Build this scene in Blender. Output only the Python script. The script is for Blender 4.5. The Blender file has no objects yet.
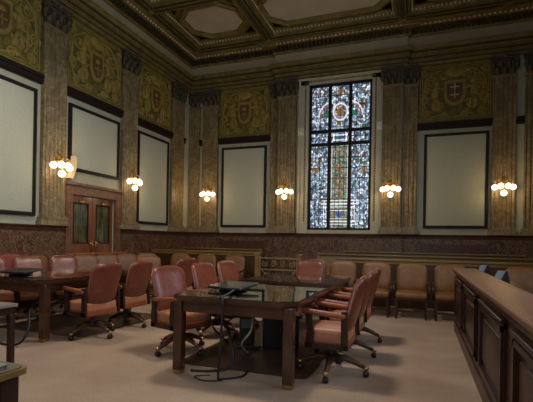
import bpy, math, random
from mathutils import Vector, Matrix
PI = math.pi
R = math.radians
random.seed(7)
COL = bpy.context.scene.collection
XL, XR, YB, YF = -7.2, 2.75, 12.1, -3.5       # room extents
ZC = 1.576                                      # top of the wainscot

# ------------------------------------------------------------------ materials
def new_mat(name):
    m = bpy.data.materials.new(name); m.use_nodes = True
    nt = m.node_tree; b = nt.nodes['Principled BSDF']
    return m, nt, b

def ramp(nt, stops, fac, interp='LINEAR'):
    r = nt.nodes.new('ShaderNodeValToRGB'); r.color_ramp.interpolation = interp
    e = r.color_ramp.elements
    while len(e) < len(stops): e.new(0.5)
    for k, (p, c) in enumerate(stops):
        e[k].position = p; e[k].color = (*c, 1)
    nt.links.new(fac, r.inputs[0]); return r.outputs[0]

def coords(nt, scale=(1, 1, 1)):
    t = nt.nodes.new('ShaderNodeTexCoord'); mp = nt.nodes.new('ShaderNodeMapping')
    mp.inputs['Scale'].default_value = scale
    nt.links.new(t.outputs['Object'], mp.inputs[0]); return mp.outputs[0]

def noise(nt, vec, scale, detail=4, rough=.55, dist=0.0):
    n = nt.nodes.new('ShaderNodeTexNoise')
    n.inputs['Scale'].default_value = scale; n.inputs['Detail'].default_value = detail
    n.inputs['Roughness'].default_value = rough; n.inputs['Distortion'].default_value = dist
    nt.links.new(vec, n.inputs['Vector']); return n.outputs['Fac']

def bump(nt, b, h, strength=.3, dist=.01):
    bp = nt.nodes.new('ShaderNodeBump'); bp.inputs['Strength'].default_value = strength
    bp.inputs['Distance'].default_value = dist
    nt.links.new(h, bp.inputs['Height']); nt.links.new(bp.outputs[0], b.inputs['Normal'])

def noisy(name, stops, scale=5, rough=.5, detail=4, stretch=(1, 1, 1), dist=0.0, bmp=0, metal=0, coat=0, spec=.5, bscale=None):
    m, nt, b = new_mat(name)
    v = coords(nt, stretch); f = noise(nt, v, scale, detail, .6, dist)
    nt.links.new(ramp(nt, stops, f), b.inputs['Base Color'])
    b.inputs['Roughness'].default_value = rough; b.inputs['Metallic'].default_value = metal
    b.inputs['Coat Weight'].default_value = coat; b.inputs['Specular IOR Level'].default_value = spec
    b.inputs['Coat Roughness'].default_value = .08
    if bmp:
        bump(nt, b, noise(nt, v, bscale or scale * 3, 3), bmp)
    return m

M = {}
M['leather'] = noisy('oxblood_leather', [(.3, (.125, .030, .017)), (.6, (.185, .048, .026)), (.8, (.27, .082, .046))], 6, .30, 5, bmp=.35, bscale=14)
M['leather_arm'] = noisy('worn_arm_leather', [(.3, (.25, .062, .025)), (.7, (.34, .105, .045))], 9, .4, 4, bmp=.2)
M['leather_seat'] = noisy('tan_seat_leather', [(.3, (.36, .12, .06)), (.7, (.52, .25, .14))], 5, .42, 4, bmp=.25)  # paler tan than the backrest leather
M['brown_leather'] = noisy('tan_brown_leather', [(.3, (.125, .050, .013)), (.6, (.19, .080, .021)), (.85, (.27, .125, .042))], 5, .42, 5, bmp=.3, bscale=12)
M['maroon'] = noisy('maroon_leather', [(.3, (.16, .022, .022)), (.7, (.26, .045, .040))], 5, .4, 4, bmp=.2)
M['pipe'] = noisy('piping_leather', [(.3, (.50, .2, .09)), (.7, (.62, .3, .15))], 12, .45)
M['dark_wood'] = noisy('dark_mahogany', [(.25, (.018, .007, .005)), (.5, (.036, .014, .009)), (.8, (.062, .027, .016))], 4, .33, 6, (1, 1, .12), 1.2, spec=.4)
M['table_wood'] = noisy('polished_table_wood', [(.25, (.035, .014, .008)), (.55, (.065, .026, .013)), (.8, (.10, .045, .021))], 3.5, .25, 6, (1, .15, 1), 1.4, coat=.4)
M['counter_top'] = noisy('counter_top_wood', [(.25, (.12, .060, .034)), (.55, (.18, .095, .055)), (.8, (.24, .135, .08))], 3, .42, 6, (1, .12, 1), 1.0, spec=.35)
M['oak'] = noisy('golden_oak', [(.25, (.13, .075, .018)), (.55, (.21, .125, .034)), (.8, (.30, .19, .06))], 3.5, .35, 5, (.12, 1, 1), .8)
M['rail_board'] = noisy('dark_oak_board', [(.25, (.035, .016, .006)), (.55, (.06, .03, .010)), (.8, (.10, .055, .018))], 3.5, .4, 5, (.12, 1, 1), .8)
M['door_wood'] = noisy('door_mahogany', [(.25, (.15, .045, .022)), (.55, (.25, .085, .04)), (.8, (.34, .13, .065))], 4, .3, 5, (1, 1, .14), 1.0, coat=.2)
M['base_wood'] = noisy('chair_base_wood', [(.3, (.05, .02, .01)), (.7, (.12, .055, .025))], 8, .35)
M['black'] = noisy('black_plastic', [(.3, (.012, .012, .014)), (.7, (.025, .025, .028))], 10, .35)
M['rubber'] = noisy('black_cable_rubber', [(.3, (.008, .008, .009)), (.7, (.016, .016, .018))], 10, .5)
M['screen'] = noisy('dark_screen', [(.3, (.02, .026, .026)), (.7, (.035, .045, .042))], 3, .12)
M['steelblue'] = noisy('blue_grey_plastic', [(.3, (.12, .17, .24)), (.7, (.17, .23, .31))], 6, .4)
M['brass'] = noisy('aged_brass', [(.3, (.42, .27, .07)), (.7, (.62, .43, .15))], 9, .32, metal=1)
M['iron'] = noisy('gilded_iron', [(.3, (.22, .18, .09)), (.7, (.42, .36, .20))], 9, .4, metal=.6)
M['beige'] = noisy('beige_cable', [(.3, (.55, .45, .30)), (.7, (.68, .56, .38))], 9, .5)
M['fabric'] = noisy('acoustic_fabric', [(.3, (.44, .475, .375)), (.7, (.52, .555, .44))], 26, .9, 6, bmp=.15)
M['pale_wall'] = noisy('pale_green_plaster', [(.3, (.40, .41, .31)), (.7, (.47, .48, .37))], 3, .8)
M['pale_stone'] = noisy('pale_window_stone', [(.3, (.47, .46, .34)), (.7, (.56, .55, .42))], 3, .7)
M['frieze'] = noisy('buff_frieze_plaster', [(.3, (.40, .325, .21)), (.7, (.47, .385, .25))], 2, .85)
M['coffer_panel'] = noisy('pale_coffer_plaster', [(.3, (.47, .43, .33)), (.7, (.56, .52, .41))], 2, .85)
M['gilt'] = noisy('dull_gilt_plaster', [(.25, (.10, .075, .02)), (.5, (.18, .135, .034)), (.8, (.28, .21, .06))], 5, .5, 5)
M['gilt_dark'] = noisy('dark_olive_plaster', [(.3, (.032, .028, .015)), (.7, (.06, .05, .025))], 4, .6)
M['gilt_bead'] = noisy('pale_bead_plaster', [(.3, (.55, .50, .36)), (.7, (.7, .64, .46))], 6, .5)
M['mural_ground'] = noisy('mural_olive_ground', [(.25, (.038, .038, .015)), (.42, (.10, .088, .019)), (.58, (.21, .165, .026)), (.8, (.075, .080, .028))], 3.2, .7, 8, dist=1.5)
M['mural_gold'] = noisy('mural_gold_paint', [(.3, (.24, .175, .035)), (.7, (.38, .29, .065))], 7, .6)
M['mural_red'] = noisy('mural_red_paint', [(.3, (.10, .055, .018)), (.7, (.17, .085, .025))], 7, .6)
M['mural_pale'] = noisy('mural_pale_paint', [(.3, (.45, .45, .38)), (.7, (.6, .6, .5))], 7, .6)
M['dark_trim'] = noisy('dark_walnut_trim', [(.3, (.012, .007, .006)), (.7, (.022, .012, .010))], 5, .55, spec=.25, stretch=(.2, 1, 1))
M['frame_black'] = noisy('blackened_frame_wood', [(.3, (.014, .010, .010)), (.7, (.026, .018, .016))], 5, .6, spec=.25)
M['capital'] = noisy('capital_plaster', [(.3, (.05, .045, .026)), (.7, (.11, .095, .055))], 8, .6)
M['bright_block'] = noisy('stone_block', [(.3, (.75, .75, .65)), (.7, (.82, .82, .72))], 4, .7)
M['mat'] = noisy('table_shade_brown', [(.3, (.05, .030, .022)), (.7, (.085, .052, .038))], 4, .35, spec=.4)  # dark brown standing in for shade on the floor under the tables
M['grey_top'] = noisy('grey_laminate', [(.3, (.20, .16, .14)), (.7, (.27, .22, .19))], 5, .4)
M['paper'] = noisy('cream_board', [(.3, (.62, .52, .33)), (.7, (.72, .62, .42))], 4, .6)

def carpet():
    m, nt, b = new_mat('beige_carpet'); v = coords(nt)
    a = noise(nt, v, 1.3, 5); c = noise(nt, v, 60, 3)
    ca = ramp(nt, [(.3, (.375, .265, .195)), (.55, (.45, .33, .245)), (.75, (.52, .395, .30))], a)
    cb = ramp(nt, [(.3, (.78, .78, .78)), (.7, (1, 1, 1))], c)
    mx = nt.nodes.new('ShaderNodeMix'); mx.data_type = 'RGBA'; mx.blend_type = 'MULTIPLY'
    mx.inputs[0].default_value = 1
    nt.links.new(ca, mx.inputs[6]); nt.links.new(cb, mx.inputs[7])
    nt.links.new(mx.outputs[2], b.inputs['Base Color'])
    b.inputs['Roughness'].default_value = .95; b.inputs['Specular IOR Level'].default_value = .15
    bump(nt, b, c, .5, .01); return m
M['carpet'] = carpet()

def marble(name, base, mid, vein, scale=1.6, rough=.3, veinpos=.5):
    m, nt, b = new_mat(name); v = coords(nt)
    f = noise(nt, v, scale, 8, .62, 1.8)
    c1 = ramp(nt, [(.25, base), (.45, mid), (.55, base), (.72, mid)], f)
    g = noise(nt, v, scale * 1.7, 7, .7, 2.5)
    vein_f = ramp(nt, [(veinpos - .03, (0, 0, 0)), (veinpos, (1, 1, 1)), (veinpos + .03, (0, 0, 0))], g)
    mx = nt.nodes.new('ShaderNodeMix'); mx.data_type = 'RGBA'
    nt.links.new(vein_f, mx.inputs[0]); nt.links.new(c1, mx.inputs[6]); mx.inputs[7].default_value = (*vein, 1)
    nt.links.new(mx.outputs[2], b.inputs['Base Color'])
    b.inputs['Roughness'].default_value = rough; return m
M['ochre_marble'] = marble('ochre_marble', (.185, .14, .065), (.31, .25, .125), (.10, .058, .028), 1.5, .42)
M['red_marble'] = marble('red_brown_marble', (.045, .017, .009), (.115, .050, .026), (.27, .18, .10), 2.2, .4)
M['red_marble_dark'] = marble('dark_red_marble', (.045, .017, .012), (.075, .03, .019), (.12, .06, .035), 4, .35)
M['door_marble'] = marble('brown_door_marble', (.10, .038, .022), (.18, .08, .048), (.28, .17, .10), 3.5, .3)
M['green_marble'] = marble('tan_green_marble', (.13, .11, .055), (.22, .18, .09), (.09, .05, .03), 5, .3)

def glass(name, tint=(1, 1, 1), rough=0, ior=2.1):
    m, nt, b = new_mat(name)
    b.inputs['Base Color'].default_value = (*tint, 1); b.inputs['Roughness'].default_value = rough
    b.inputs['Transmission Weight'].default_value = 1; b.inputs['IOR'].default_value = ior
    # a little procedural unevenness
    v = coords(nt); bump(nt, b, noise(nt, v, .8, 1), .003, .002)
    return m
M['glass'] = glass('table_glass', (.93, .97, .95))
M['door_glass'] = noisy('dark_door_glass', [(.35, (.03, .03, .02)), (.65, (.16, .15, .07))], 6, .06, 4, (1, 1, .3))

def emit(name, col, st):
    m, nt, b = new_mat(name)
    v = coords(nt); f = noise(nt, v, 2, 1)
    c = ramp(nt, [(0, tuple(x * .96 for x in col)), (1, col)], f)
    nt.links.new(c, b.inputs['Emission Color']); b.inputs['Emission Strength'].default_value = st
    nt.links.new(c, b.inputs['Base Color']); return m
M['globe'] = emit('lit_opal_globe', (1, .82, .58), 2.3)
G = 1.0
def stained(name, stops, scale=11, st=1.0, lead=.035):
    m, nt, b = new_mat(name); v = coords(nt, (1, 1, .8))
    vo = nt.nodes.new('ShaderNodeTexVoronoi'); vo.inputs['Scale'].default_value = scale
    nt.links.new(v, vo.inputs['Vector'])
    sp = nt.nodes.new('ShaderNodeSeparateColor'); nt.links.new(vo.outputs['Color'], sp.inputs[0])
    c = ramp(nt, stops, sp.outputs[0], 'CONSTANT')
    ve = nt.nodes.new('ShaderNodeTexVoronoi'); ve.feature = 'DISTANCE_TO_EDGE'; ve.inputs['Scale'].default_value = scale
    nt.links.new(v, ve.inputs['Vector'])
    ln = ramp(nt, [(0, (.03, .03, .03)), (lead, (.04, .04, .04)), (lead + .06, (1, 1, 1))], ve.outputs['Distance'])
    mx = nt.nodes.new('ShaderNodeMix'); mx.data_type = 'RGBA'; mx.blend_type = 'MULTIPLY'; mx.inputs[0].default_value = 1
    nt.links.new(c, mx.inputs[6]); nt.links.new(ln, mx.inputs[7])
    nt.links.new(mx.outputs[2], b.inputs['Emission Color']); b.inputs['Emission Strength'].default_value = st
    b.inputs['Base Color'].default_value = (.02, .02, .02, 1); b.inputs['Roughness'].default_value = .2
    return m
SG = 1.0
M['sg_blue'] = stained('stained_glass_blue', [(0, (.34, .44, .60)), (.22, (.10, .15, .26)), (.40, (.72, .80, .90)), (.50, (.04, .06, .09)), (.58, (.24, .35, .42)), (.72, (.13, .065, .025)), (.79, (.55, .65, .80)), (.92, (.05, .11, .08))], 19, 1.3, .05)
M['sg_green'] = stained('stained_glass_green', [(0, (.20, .28, .19)), (.25, (.35, .44, .34)), (.5, (.10, .16, .10)), (.65, (.55, .60, .50)), (.82, (.30, .20, .10)), (.9, (.22, .28, .30))], 22, SG * .7, .02)
M['sg_amber'] = emit('stained_glass_amber', (.26, .12, .025), SG * .8)
M['sg_white'] = emit('stained_glass_white', (.85, .86, .88), SG * .8)
M['sg_pink'] = emit('stained_glass_rose', (.34, .13, .11), SG * .8)
M['sg_deep'] = emit('stained_glass_deep_blue', (.03, .07, .30), SG)
M['sg_leaf'] = emit('stained_glass_leaf_green', (.02, .13, .07), SG)

# ------------------------------------------------------------------ mesh tools
class MB:
    def __init__(s): s.v = []; s.f = []; s.sm = []
    def add(s, vs, fs, smooth=False, mat=None):
        n = len(s.v)
        for p in vs:
            p = Vector(p)
            if mat is not None: p = mat @ p
            s.v.append(p)
        for f in fs:
            s.f.append([i + n for i in f]); s.sm.append(smooth)
        return s
    def box(s, x0, y0, z0, x1, y1, z1, mat=None):
        x0, x1 = sorted((x0, x1)); y0, y1 = sorted((y0, y1)); z0, z1 = sorted((z0, z1))
        vs = [(x, y, z) for z in (z0, z1) for x, y in ((x0, y0), (x1, y0), (x1, y1), (x0, y1))]
        return s.add(vs, [(3, 2, 1, 0), (4, 5, 6, 7), (0, 1, 5, 4), (1, 2, 6, 5), (2, 3, 7, 6), (3, 0, 4, 7)], False, mat)
    def rbox(s, c, size, r, n=5, mat=None, puff=0):
        hx, hy, hz = [a / 2 for a in size]; r = min(r, hx, hy, hz)
        seen = {}; vs = []; fs = []
        def key(p):
            k = tuple(round(a, 5) for a in p)
            if k not in seen: seen[k] = len(vs); vs.append(p)
            return seen[k]
        grid = []
        for h in (hx, hy, hz):
            g = [-1 + (1 - math.cos(PI / 2 * i / 3)) * r / h for i in range(4)]
            mid = [g[3] + (-2 * g[3]) * i / n for i in range(1, n)]
            g2 = g + mid + [-a for a in reversed(g)]
            gg = []
            for a in g2:
                if not gg or abs(a - gg[-1]) > 1e-6: gg.append(a)
            grid.append(gg)
        H = (hx, hy, hz)
        def mp(p):
            q = [p[i] * H[i] for i in range(3)]
            inner = [max(-(H[i] - r), min(H[i] - r, q[i])) for i in range(3)]
            d = Vector([q[i] - inner[i] for i in range(3)])
            if d.length > 1e-9: d = d.normalized() * r
            o = [inner[i] + d[i] for i in range(3)]
            if puff:
                o[2] += puff * (1 if p[2] > 0 else 0) * (1 - (o[0] / hx) ** 2) * (1 - (o[1] / hy) ** 2)
            return (o[0] + c[0], o[1] + c[1], o[2] + c[2])
        for ax in range(3):
            a, b = [(1, 2), (2, 0), (0, 1)][ax]
            for sg in (-1, 1):
                ga, gb = grid[a], grid[b]; idx = []
                for i in ga:
                    row = []
                    for j in gb:
                        p = [0, 0, 0]; p[ax] = sg; p[a] = i; p[b] = j
                        row.append(key(mp(p)))
                    idx.append(row)
                for i in range(len(ga) - 1):
                    for j in range(len(gb) - 1):
                        q = [idx[i][j], idx[i + 1][j], idx[i + 1][j + 1], idx[i][j + 1]]
                        if sg < 0: q.reverse()
                        qq = []
                        for t in q:
                            if t not in qq: qq.append(t)
                        if len(qq) > 2: fs.append(qq)
        return s.add(vs, fs, True, mat)
    def tube(s, pts, r, n=8, cap=True, mat=None, flat=1.0):
        pts = [Vector(p) for p in pts]; vs = []; fs = []; L = len(pts)
        rs = r if isinstance(r, (list, tuple)) else [r] * L
        t0 = (pts[1] - pts[0]).normalized()
        up = Vector((0, 0, 1)) if abs(t0.z) < .9 else Vector((1, 0, 0))
        nrm = t0.cross(up).normalized()
        for i, p in enumerate(pts):
            t = (pts[min(i + 1, L - 1)] - pts[max(i - 1, 0)])
            t = t.normalized() if t.length > 1e-9 else t0
            nrm = (nrm - t * nrm.dot(t)); nrm = nrm.normalized() if nrm.length > 1e-9 else t.orthogonal().normalized()
            bn = t.cross(nrm)
            for k in range(n):
                a = 2 * PI * k / n
                vs.append(p + (nrm * math.cos(a) + bn * math.sin(a)) * rs[i])
        for i in range(L - 1):
            for k in range(n):
                k2 = (k + 1) % n
                fs.append((i * n + k, i * n + k2, (i + 1) * n + k2, (i + 1) * n + k))
        if cap:
            fs.append(tuple(reversed(range(n)))); fs.append(tuple((L - 1) * n + k for k in range(n)))
        if flat != 1.0:   # flatten in local y
            vs = [Vector((p.x, p.y * flat, p.z)) for p in vs]
        return s.add(vs, fs, True, mat)
    def lathe(s, prof, n=16, c=(0, 0, 0), mat=None, smooth=True):
        vs = []; fs = []; L = len(prof)
        for r, z in prof:
            for k in range(n):
                a = 2 * PI * k / n; vs.append((c[0] + r * math.cos(a), c[1] + r * math.sin(a), c[2] + z))
        for i in range(L - 1):
            for k in range(n):
                k2 = (k + 1) % n; fs.append((i * n + k, i * n + k2, (i + 1) * n + k2, (i + 1) * n + k))
        fs.append(tuple(reversed(range(n)))); fs.append(tuple((L - 1) * n + k for k in range(n)))
        return s.add(vs, fs, smooth, mat)
    def ball(s, c, r, n=12, sc=(1, 1, 1), mat=None):
        prof = [(r * math.sin(PI * i / n) + 1e-5, -r * math.cos(PI * i / n)) for i in range(n + 1)]
        m = Matrix.Translation(c) @ Matrix.Diagonal((*sc, 1))
        if mat is not None: m = mat @ m
        return s.lathe(prof, n + 4, (0, 0, 0), m)
    def prism(s, poly, a, b, axis='y', mat=None, smooth=False):
        """poly in the plane normal to the axis, CCW; y: (x,z)  z: (x,y)  x: (y,z)"""
        n = len(poly)
        def P(p, t):
            return {'y': (p[0], t, p[1]), 'z': (p[0], p[1], t), 'x': (t, p[0], p[1])}[axis]
        vs = [P(p, a) for p in poly] + [P(p, b) for p in poly]
        fs = [tuple(range(n)), tuple(reversed(range(n, 2 * n)))]
        fs += [(i, i + n, (i + 1) % n + n, (i + 1) % n) for i in range(n)]
        return s.add(vs, fs, smooth, mat)
    def sweep(s, prof, path, closed=False, smooth=False):
        """prof: (d outwards to the left of the path, z); path: 2D points"""
        n = len(path); m = len(prof); vs = []; fs = []
        for i in range(n):
            p = Vector(path[i])
            a = Vector(path[i - 1]) if (i > 0 or closed) else None
            b = Vector(path[(i + 1) % n]) if (i < n - 1 or closed) else None
            d1 = (p - a).normalized() if a is not None else (b - p).normalized()
            d2 = (b - p).normalized() if b is not None else d1
            n1 = Vector((-d1.y, d1.x)); n2 = Vector((-d2.y, d2.x))
            mt = (n1 + n2); mt = mt / max(mt.dot(n1), .2)
            for d, z in prof: vs.append((p.x + mt.x * d, p.y + mt.y * d, z))
        cnt = n if closed else n - 1
        for i in range(cnt):
            j = (i + 1) % n
            for k in range(m):
                k2 = (k + 1) % m
                fs.append((i * m + k, j * m + k, j * m + k2, i * m + k2))
        if not closed:
            fs.append(tuple(range(m))); fs.append(tuple(reversed(range((n - 1) * m, n * m))))
        return s.add(vs, fs, smooth)
    def build(s, name, mat, parent=None, loc=None, rotz=0):
        me = bpy.data.meshes.new(name)
        me.from_pydata([tuple(p) for p in s.v], [], s.f)
        me.polygons.foreach_set('use_smooth', s.sm)
        me.materials.append(mat); me.update()
        import bmesh
        bm = bmesh.new(); bm.from_mesh(me)
        bmesh.ops.recalc_face_normals(bm, faces=bm.faces); bm.to_mesh(me); bm.free()
        o = bpy.data.objects.new(name, me); COL.objects.link(o)
        if parent: o.parent = parent
        if loc: o.location = loc
        o.rotation_euler = (0, 0, rotz)
        return o

def thing(name, label, cat, loc=(0, 0, 0), rotz=0, group=None):
    o = bpy.data.objects.new(name, None); COL.objects.link(o)
    o.location = loc; o.rotation_euler = (0, 0, rotz); o['label'] = label; o['category'] = cat
    if group: o['group'] = group
    o.empty_display_size = .2
    return o
def tag(o, label, cat, group=None):
    o['label'] = label; o['category'] = cat
    if group: o['group'] = group
    return o
def struct(o, label=None):
    o['kind'] = 'structure'
    if label: o['label'] = label
    return o
def copy_tree(o, parent=None):
    c = o.copy(); COL.objects.link(c)
    if parent: c.parent = parent
    for ch in list(o.children): copy_tree(ch, c)
    return c
def empty(name, loc=(0, 0, 0), rotz=0):
    o = bpy.data.objects.new(name, None); COL.objects.link(o); o.location = loc; o.rotation_euler = (0, 0, rotz)
    return o

# ------------------------------------------------------------------ room shell
T = .25
struct(MB().box(XL - T, YF - T, -.12, XR + T, YB + T, 0).build('floor', M['carpet']), 'pinkish beige carpet')
PX0, PX1, PD = -4.05, -.50, .12      # projecting centre bay of the back wall
WX0, WX1, WZ0, WZ1 = -3.12, -1.31, 1.68, 5.92    # stained glass window opening
w = MB()
w.box(XL - T, YB, 0, WX0, YB + T, 7.6); w.box(WX1, YB, 0, XR + T, YB + T, 7.6)
w.box(WX0, YB, 0, WX1, YB + T, WZ0); w.box(WX0, YB, WZ1, WX1, YB + T, 7.6)
struct(w.build('wall_back', M['pale_wall']), 'pale green plaster back wall')
# centre bay projection of the back wall, around the window
w = MB()
w.box(PX0, YB - PD, 0, WX0, YB, 6.6); w.box(WX1, YB - PD, 0, PX1, YB, 6.6)
w.box(WX0, YB - PD, 0, WX1, YB, WZ0); w.box(WX0, YB - PD, WZ1, WX1, YB, 6.6)
struct(w.build('trim_1', M['pale_stone']), 'pale stone bay around the stained glass window')
DY0, DY1, DZ = 7.14, 8.52, 2.28
w = MB(); w.box(XL - T, YF - T, 0, XL, DY0, 7.6); w.box(XL - T, DY1, 0, XL, YB, 7.6); w.box(XL - T, DY0, DZ, XL, DY1, 7.6)
struct(w.build('wall_left', M['pale_wall']), 'pale green plaster wall with the double door')
# right wall with three daylight windows (outside the frame)
rw = [(1.9, 3.5), (4.6, 6.2), (-.9, .7)]; rz0, rz1 = 1.75, 5.3
w = MB(); ys = YF - T
for a, b in sorted(rw):
    w.box(XR, ys, 0, XR + T, a, 7.6); w.box(XR, a, 0, XR + T, b, rz0); w.box(XR, a, rz1, XR + T, b, 7.6); ys = b
w.box(XR, ys, 0, XR + T, YB, 7.6)
struct(w.build('wall_right', M['ochre_marble']))
w = MB(); fw = [(-5.6, -4.2), (-2.9, -1.5), (-.2, 1.2)]; xs = XL
for a, b in fw:
    w.box(xs, YF - T, 0, a, YF, 7.6); w.box(a, YF - T, 0, b, YF, rz0); w.box(a, YF - T, rz1, b, YF, 7.6); xs = b
w.box(xs, YF - T, 0, XR, YF, 7.6)
struct(w.build('wall_front', M['pale_wall']))

def plain_window(name, loc, rot, wd):
    r = empty(name, loc, rot); struct(r)
    f = MB(); f.box(-wd / 2, .05, rz0, -wd / 2 + .07, .15, rz1); f.box(wd / 2 - .07, .05, rz0, wd / 2, .15, rz1)
    f.box(-wd / 2, .05, rz0, wd / 2, .15, rz0 + .07); f.box(-wd / 2, .05, rz1 - .07, wd / 2, .15, rz1)
    f.box(-.03, .05, rz0, .03, .15, rz1); f.box(-wd / 2, .05, 3.5, wd / 2, .15, 3.56)
    f.build('window_frame', M['frame_black'], r)
    MB().box(-wd / 2, .16, rz0, wd / 2, .17, rz1).build('pane', SKYM, r)
SKYM = emit('overcast_daylight_pane', (.72, .84, 1.0), 1.5)
nwin = 2
for a, b in rw: plain_window('window_%d' % nwin, (XR, (a + b) / 2, 0), -PI / 2, b - a); nwin += 1
for a, b in fw: plain_window('window_%d' % nwin, ((a + b) / 2, YF, 0), PI, b - a); nwin += 1  # front wall windows, added out of view to light the room

# ------------------------------------------------------------------ wainscot and mouldings
wall_path = [(XR, YB), (PX1, YB), (PX1, YB - PD), (PX0, YB - PD), (PX0, YB), (XL, YB), (XL, DY1 + .19)]
def path_left(pts): return pts
body = [(0, 0), (.06, 0), (.06, ZC - .10), (0, ZC - .10)]
w = MB(); w.sweep(body, wall_path); w.sweep(body, [(XL, DY0 - .19), (XL, YF)])
struct(w.build('trim_2', M['red_marble']), 'red brown marble wainscot')
capp = [(0, ZC - .12), (.065, ZC - .12), (.07, ZC - .09), (.075, ZC - .05), (.095, ZC - .03), (.10, ZC - .01), (.095, ZC), (0, ZC)]
w = MB(); w.sweep(capp, wall_path); w.sweep(capp, [(XL, DY0 - .19), (XL, YF)])
struct(w.build('trim_3', M['red_marble_dark']), 'dark marble cap along the wainscot')
w = MB()
bs = [(0, 0), (.09, 0), (.09, .2), (.075, .24), (0, .24)]
w.sweep(bs, wall_path)
struct(w.build('baseboard_back', M['red_marble_dark']))
w = MB(); w.sweep(bs, [(XL, DY0 - .19), (XL, YF)]); struct(w.build('baseboard_left', M['red_marble_dark']))
# recessed dark panels in the wainscot with raised borders
w = MB()
for x0, x1 in ((-6.0, -4.45), (.0, 1.65)):
    w.box(x0, YB - .075, .55, x1, YB - .05, 1.36)
struct(w.build('trim_4', M['red_marble_dark']), 'dark sunk panels in the marble wainscot')
w = MB()
for (x0, x1) in ((-6.0, -4.45), (.0, 1.65)):
    for a in (.55, 1.34): w.box(x0 - .04, YB - .085, a - .02, x1 + .04, YB - .05, a + .02)
    for a in (x0 - .02, x1 + .02): w.box(a - .02, YB - .085, .55, a + .02, YB - .05, 1.36)
struct(w.build('trim_5', M['red_marble']), 'marble borders of the sunk wainscot panels')

# entablature: architrave, frieze, cornice all round
ent = [(XR, YB), (PX1, YB), (PX1, YB - PD), (PX0, YB - PD), (PX0, YB), (XL, YB), (XL, YF)]
arch = [(0, 6.13), (.10, 6.13), (.11, 6.20), (.13, 6.21), (.13, 6.31), (.16, 6.32), (.16, 6.42), (.19, 6.44), (.21, 6.49), (.26, 6.53), (.27, 6.60), (.13, 6.61), (0, 6.61)]
struct(MB().sweep(arch, ent).build('trim_6', M['gilt']), 'dull gilt architrave mouldings above the pilasters')
w = MB().sweep([(.11, 6.195), (.14, 6.20), (.14, 6.215), (.11, 6.215)], ent)
w.sweep([(.14, 6.31), (.175, 6.315), (.175, 6.335), (.14, 6.335)], ent); w.sweep([(.18, 6.44), (.235, 6.45), (.235, 6.475), (.18, 6.475)], ent)
struct(w.build('trim_7', M['gilt_dark']), 'dark lines between the architrave mouldings')
struct(MB().sweep([(0, 6.60), (.12, 6.60), (.12, 6.92), (0, 6.92)], ent).build('trim_8', M['frieze']), 'plain buff frieze band under the cornice')
corn = [(0, 6.90), (.16, 6.90), (.18, 6.94), (.20, 6.95), (.20, 7.04), (.42, 7.05), (.44, 7.09), (.52, 7.10), (.56, 7.14), (.60, 7.15), (.60, 7.32), (0, 7.32)]
struct(MB().sweep(corn, ent).build('trim_9', M['gilt']), 'dull gilt cornice')
# dentils, beads
def along(path, step, d, cb):
    for i in range(len(path) - 1):
        a = Vector(path[i]); b = Vector(path[i + 1]); t = (b - a); L = t.length; t.normalize(); nn = Vector((-t.y, t.x))
        s = step / 2
        while s < L:
            p = a + t * s + nn * d; cb(p, t, nn); s += step
w = MB()
def dent(p, t, nn):
    m = Matrix.Translation((p.x, p.y, 6.995)) @ Matrix(((t.x, nn.x, 0, 0), (t.y, nn.y, 0, 0), (0, 0, 1, 0), (0, 0, 0, 1)))
    w.box(-.034, -.09, -.045, .034, .09, .045, m)
along(ent, .115, .28, dent)
struct(w.build('trim_10', M['gilt_dark']), 'row of dentils under the cornice')
w = MB()
def bead(p, t, nn): w.ball((p.x, p.y, 7.075), .028, 6)
along(ent, .115, .45, bead)
struct(w.build('trim_11', M['gilt_bead']), 'row of pale beads along the cornice')

# ceiling with coffers
struct(MB().box(XL - T, YF - T, 7.52, XR + T, YB + T, 7.7).build('ceiling', M['gilt_dark']), 'dark coffered ceiling')
gx = [-6.56, -4.20, -.50, 1.90]; gy = [11.42, 9.02, 6.62, 4.22, 1.82, -.58, -2.9]
beam = MB()
for x in gx: beam.box(x - .13, YF, 7.16, x + .13, YB - .55, 7.52); beam.box(x - .07, YF, 7.12, x + .07, YB - .5, 7.17)
for y in gy: beam.box(XL + .55, y - .13, 7.16, XR, y + .13, 7.52); beam.box(XL + .5, y - .07, 7.12, XR, y + .07, 7.17)
beam.box(XL + .1, YF, 7.3, gx[0], YB, 7.52); beam.box(XL, gy[0], 7.3, XR, YB, 7.52)
struct(beam.build('trim_12', M['gilt_dark']), 'dark ceiling beams between coffers')
ed = MB()
for x in gx:
    for s in (-1, 1): ed.box(x + s * .145 - .018, YF, 7.15, x + s * .145 + .018, YB - .5, 7.20); ed.box(x + s * .075 - .012, YF, 7.105, x + s * .075 + .012, YB - .5, 7.13)
for y in gy:
    for s in (-1, 1): ed.box(XL + .5, y + s * .145 - .018, 7.149, XR, y + s * .145 + .018, 7.199); ed.box(XL + .5, y + s * .075 - .012, 7.104, XR, y + s * .075 + .012, 7.129)
for i in range(len(gx)):
    for y in gy: ed.lathe([(.11, 0), (.09, -.02), (.03, -.045), (.001, -.05)], 8, (gx[i], y, 7.125))
struct(ed.build('trim_13', M['gilt']), 'gilt edge lines and bosses on the ceiling beams')
octs = MB(); pan = MB(); bd = MB()
def octo(cx, cy, hx, hy, c):
    return [(cx - hx + c, cy - hy), (cx + hx - c, cy - hy), (cx + hx, cy - hy + c), (cx + hx, cy + hy - c), (cx + hx - c, cy + hy), (cx - hx + c, cy + hy), (cx - hx, cy + hy - c), (cx - hx, cy - hy + c)]
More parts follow.
